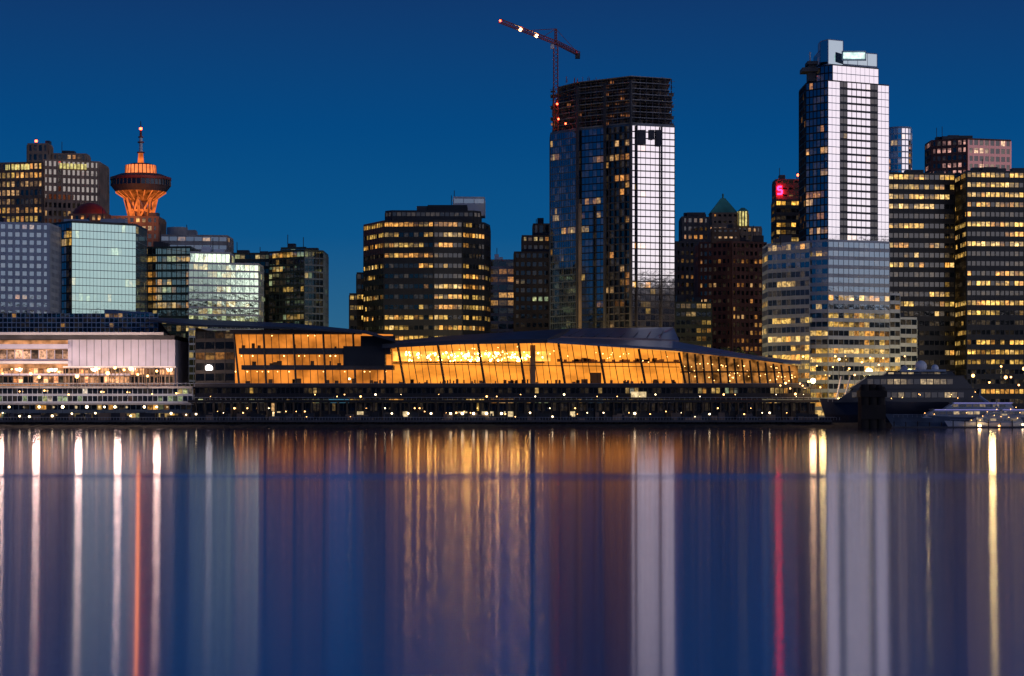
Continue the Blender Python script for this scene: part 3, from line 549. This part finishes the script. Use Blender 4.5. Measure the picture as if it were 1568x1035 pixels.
# ================================================= MOUNTAINS BEHIND (far shore, unseen; ridge heights shaped to cut the glow mirrored in towers)
def ridge(a):
    K=[(-95,3),(38,3.3),(51,4.15),(57.5,4.15),(64,2.8),(70.6,2.8),(73,4.9),(110,4.9)]
    for (p,q),(r_,s_) in zip(K,K[1:]):
        if p<=a<=r_: return q+(s_-q)*(a-p)/(r_-p)
    return 3
me=bpy.data.meshes.new('mountain'); v=[];f=[]; n=380
for i in range(n+1):
    a=-90+i*.5; rr=7000; ar=math.radians(a)
    e=ridge(a)+noise.noise((i*.05,3,0))*.25+noise.noise((i*.2,1,0))*.3+noise.noise((i*.8,9,0))*.2
    cxm=math.sin(ar); cym=-math.cos(ar)
    v+=[(cxm*(rr-3000),cym*(rr-3000),-2),(cxm*(rr-1200),cym*(rr-1200),rr*math.tan(math.radians(e))*.45),(cxm*rr,cym*rr,rr*math.tan(math.radians(max(1.2,e))))]
for i in range(n):
    for j in range(2): a=i*3+j; f.append((a,a+3,a+4,a+1))
me.from_pydata(v,[],f); me.materials.append(MATS['mountain']); o=bpy.data.objects.new('hills',me); S.collection.objects.link(o)
# ================================================= WATER (long swell crests run along X: slopes vary mostly in Y)
m,nt,o=newmat('water_mat')
g=N(nt,'ShaderNodeBsdfAnisotropic'); g.inputs['Color'].default_value=(.86,.84,.95,1); g.inputs['Anisotropy'].default_value=.62
tv=N(nt,'ShaderNodeCombineXYZ'); tv.inputs['X'].default_value=1.0; nt.links.new(tv.outputs[0],g.inputs['Tangent'])
dif=N(nt,'ShaderNodeBsdfDiffuse'); dif.inputs['Color'].default_value=(.025,.035,.14,1)
tc=N(nt,'ShaderNodeTexCoord'); sx=N(nt,'ShaderNodeSeparateXYZ'); nt.links.new(tc.outputs['Object'],sx.inputs[0])
cr=N(nt,'ShaderNodeValToRGB'); mr=N(nt,'ShaderNodeMapRange'); mr.inputs['From Min'].default_value=0; mr.inputs['From Max'].default_value=1000
wn=noise_n(nt,1.0,3,(.008,.015,1)); ma=N(nt,'ShaderNodeMath',operation='MULTIPLY_ADD'); ma.inputs[1].default_value=50
nt.links.new(wn.outputs['Fac'],ma.inputs[0]); nt.links.new(sx.outputs['Y'],ma.inputs[2]); nt.links.new(ma.outputs[0],mr.inputs['Value']); nt.links.new(mr.outputs[0],cr.inputs[0])
el=cr.color_ramp.elements
el[0].position=0.0; el[0].color=(.135,)*3+(1,); el[1].position=1.0; el[1].color=(.035,)*3+(1,)
for p,c in ((.16,.125),(.225,.11),(.245,.15),(.262,.10),(.33,.08),(.45,.06),(.7,.042)):
    e=el.new(p); e.color=(c,c,c,1)
nt.links.new(cr.outputs[0],g.inputs['Roughness'])
n1=noise_n(nt,1.0,4,(.15,1.1,1)); bp=N(nt,'ShaderNodeBump'); bp.inputs['Strength'].default_value=.15; bp.inputs['Distance'].default_value=.03
nt.links.new(n1.outputs['Fac'],bp.inputs['Height']); nt.links.new(bp.outputs[0],g.inputs['Normal'])
mx=N(nt,'ShaderNodeMixShader'); fr=N(nt,'ShaderNodeFresnel'); fr.inputs['IOR'].default_value=1.33
f2=N(nt,'ShaderNodeMapRange'); f2.inputs['To Min'].default_value=.4; f2.inputs['To Max'].default_value=1.0; nt.links.new(fr.outputs[0],f2.inputs['Value']); nt.links.new(f2.outputs[0],mx.inputs[0])
nt.links.new(dif.outputs[0],mx.inputs[1]); nt.links.new(g.outputs[0],mx.inputs[2]); nt.links.new(mx.outputs[0],o.inputs[0])
me=bpy.data.meshes.new('water'); me.from_pydata([(-12000,-12000,0),(12000,-12000,0),(12000,916.5,0),(-12000,916.5,0)],[],[(0,1,2,3)]); me.materials.append(m); ob=bpy.data.objects.new('water',me); S.collection.objects.link(ob)
# ================================================= WORLD
wd=bpy.data.worlds.new('World'); S.world=wd; wd.use_nodes=True; nt=wd.node_tree; nt.nodes.clear()
out=N(nt,'ShaderNodeOutputWorld'); bg=N(nt,'ShaderNodeBackground'); bg.inputs['Strength'].default_value=1.0
sky=N(nt,'ShaderNodeTexSky'); sky.sky_type='NISHITA'; sky.sun_disc=False; sky.sun_elevation=math.radians(3); sky.sun_rotation=math.radians(140); sky.ozone_density=6
tc=N(nt,'ShaderNodeTexCoord'); sx=N(nt,'ShaderNodeSeparateXYZ'); nt.links.new(tc.outputs['Generated'],sx.inputs[0])
cr=N(nt,'ShaderNodeValToRGB'); nt.links.new(sx.outputs['Z'],cr.inputs[0]); el=cr.color_ramp.elements
el[0].position=0; el[0].color=(.05,.16,.24,1); el[1].position=1; el[1].color=(.006,.02,.075,1)
for p,c in ((.04,(.02,.12,.25)),(.075,(.003,.086,.25)),(.12,(.001,.062,.215)),(.175,(.005,.038,.145)),(.35,(.006,.028,.12))):
    e=el.new(p); e.color=(*c,1)
sc_=N(nt,'ShaderNodeVectorMath',operation='SCALE'); sc_.inputs['Scale'].default_value=.003; nt.links.new(sky.outputs[0],sc_.inputs[0])
a1=N(nt,'ShaderNodeVectorMath',operation='ADD'); nt.links.new(cr.outputs[0],a1.inputs[0]); nt.links.new(sc_.outputs[0],a1.inputs[1])
ga=math.radians(55); gd=(math.sin(ga),-math.cos(ga),0)
dt=N(nt,'ShaderNodeVectorMath',operation='DOT_PRODUCT'); nt.links.new(tc.outputs['Generated'],dt.inputs[0]); dt.inputs[1].default_value=gd
m1=N(nt,'ShaderNodeMapRange'); m1.interpolation_type='SMOOTHSTEP'; m1.inputs['From Min'].default_value=.5; m1.inputs['From Max'].default_value=.95; nt.links.new(dt.outputs['Value'],m1.inputs['Value'])
c2=N(nt,'ShaderNodeValToRGB'); nt.links.new(sx.outputs['Z'],c2.inputs[0]); el=c2.color_ramp.elements
el[0].position=0; el[0].color=(1,.8,.7,1); el[1].position=.6; el[1].color=(0,0,0,1)
for p,c in ((.07,(1,.86,.82)),(.15,(1,.86,.88)),(.22,(.7,.68,.76)),(.32,(.2,.24,.34))):
    e=el.new(p); e.color=(*c,1)
m1.inputs['To Max'].default_value=1.1
s2=N(nt,'ShaderNodeVectorMath',operation='SCALE'); nt.links.new(c2.outputs[0],s2.inputs[0]); nt.links.new(m1.outputs[0],s2.inputs['Scale'])
a2=N(nt,'ShaderNodeVectorMath',operation='ADD'); nt.links.new(a1.outputs[0],a2.inputs[0]); nt.links.new(s2.outputs[0],a2.inputs[1])
nt.links.new(a2.outputs[0],bg.inputs['Color']); nt.links.new(bg.outputs[0],out.inputs[0])
sl=bpy.data.lights.new('sun','SUN'); sl.energy=.05; sl.angle=math.radians(8); sl.color=(1,.85,.75); so=bpy.data.objects.new('sun',sl); S.collection.objects.link(so)
so.rotation_euler=Vector((-math.sin(math.radians(40)),math.cos(math.radians(40)),-math.tan(math.radians(3)))).to_track_quat('-Z','Y').to_euler()
def pl(px,d,z,e,c=(1,.7,.25),r=1.5):
    l=bpy.data.lights.new('wash_light','POINT'); l.energy=e; l.color=c; l.shadow_soft_size=r; o=bpy.data.objects.new('wash_light',l); o.location=(X(px,d),d,z); S.collection.objects.link(o)
for px in (520,620,700,800,900,980,1060,1140,1420,1520): pl(px,1042 if 600<px<1000 else (1060 if px<1100 else 1000),24,13000)  # added wash lights without fixtures, yellowing the building bases
pl(1260,992,20,5000)
for px in (0,55,120,180,240): pl(px,922,24,6500,(1,.66,.5))
pl(1245,920,17,4000,(1,.6,.3)); pl(209,1200,Z(322,1200),6000,(1,.25,.06),.5)
# ================================================= CAMERA
cam=bpy.data.cameras.new('camera'); co=bpy.data.objects.new('camera',cam); S.collection.objects.link(co); co.location=(0,0,H); co.rotation_euler=(math.radians(90),0,0)
cam.sensor_width=36; cam.lens=36*F/1568; cam.shift_y=(HY-517.5)/1568; cam.clip_end=30000; cam.clip_start=.5
S.camera=co
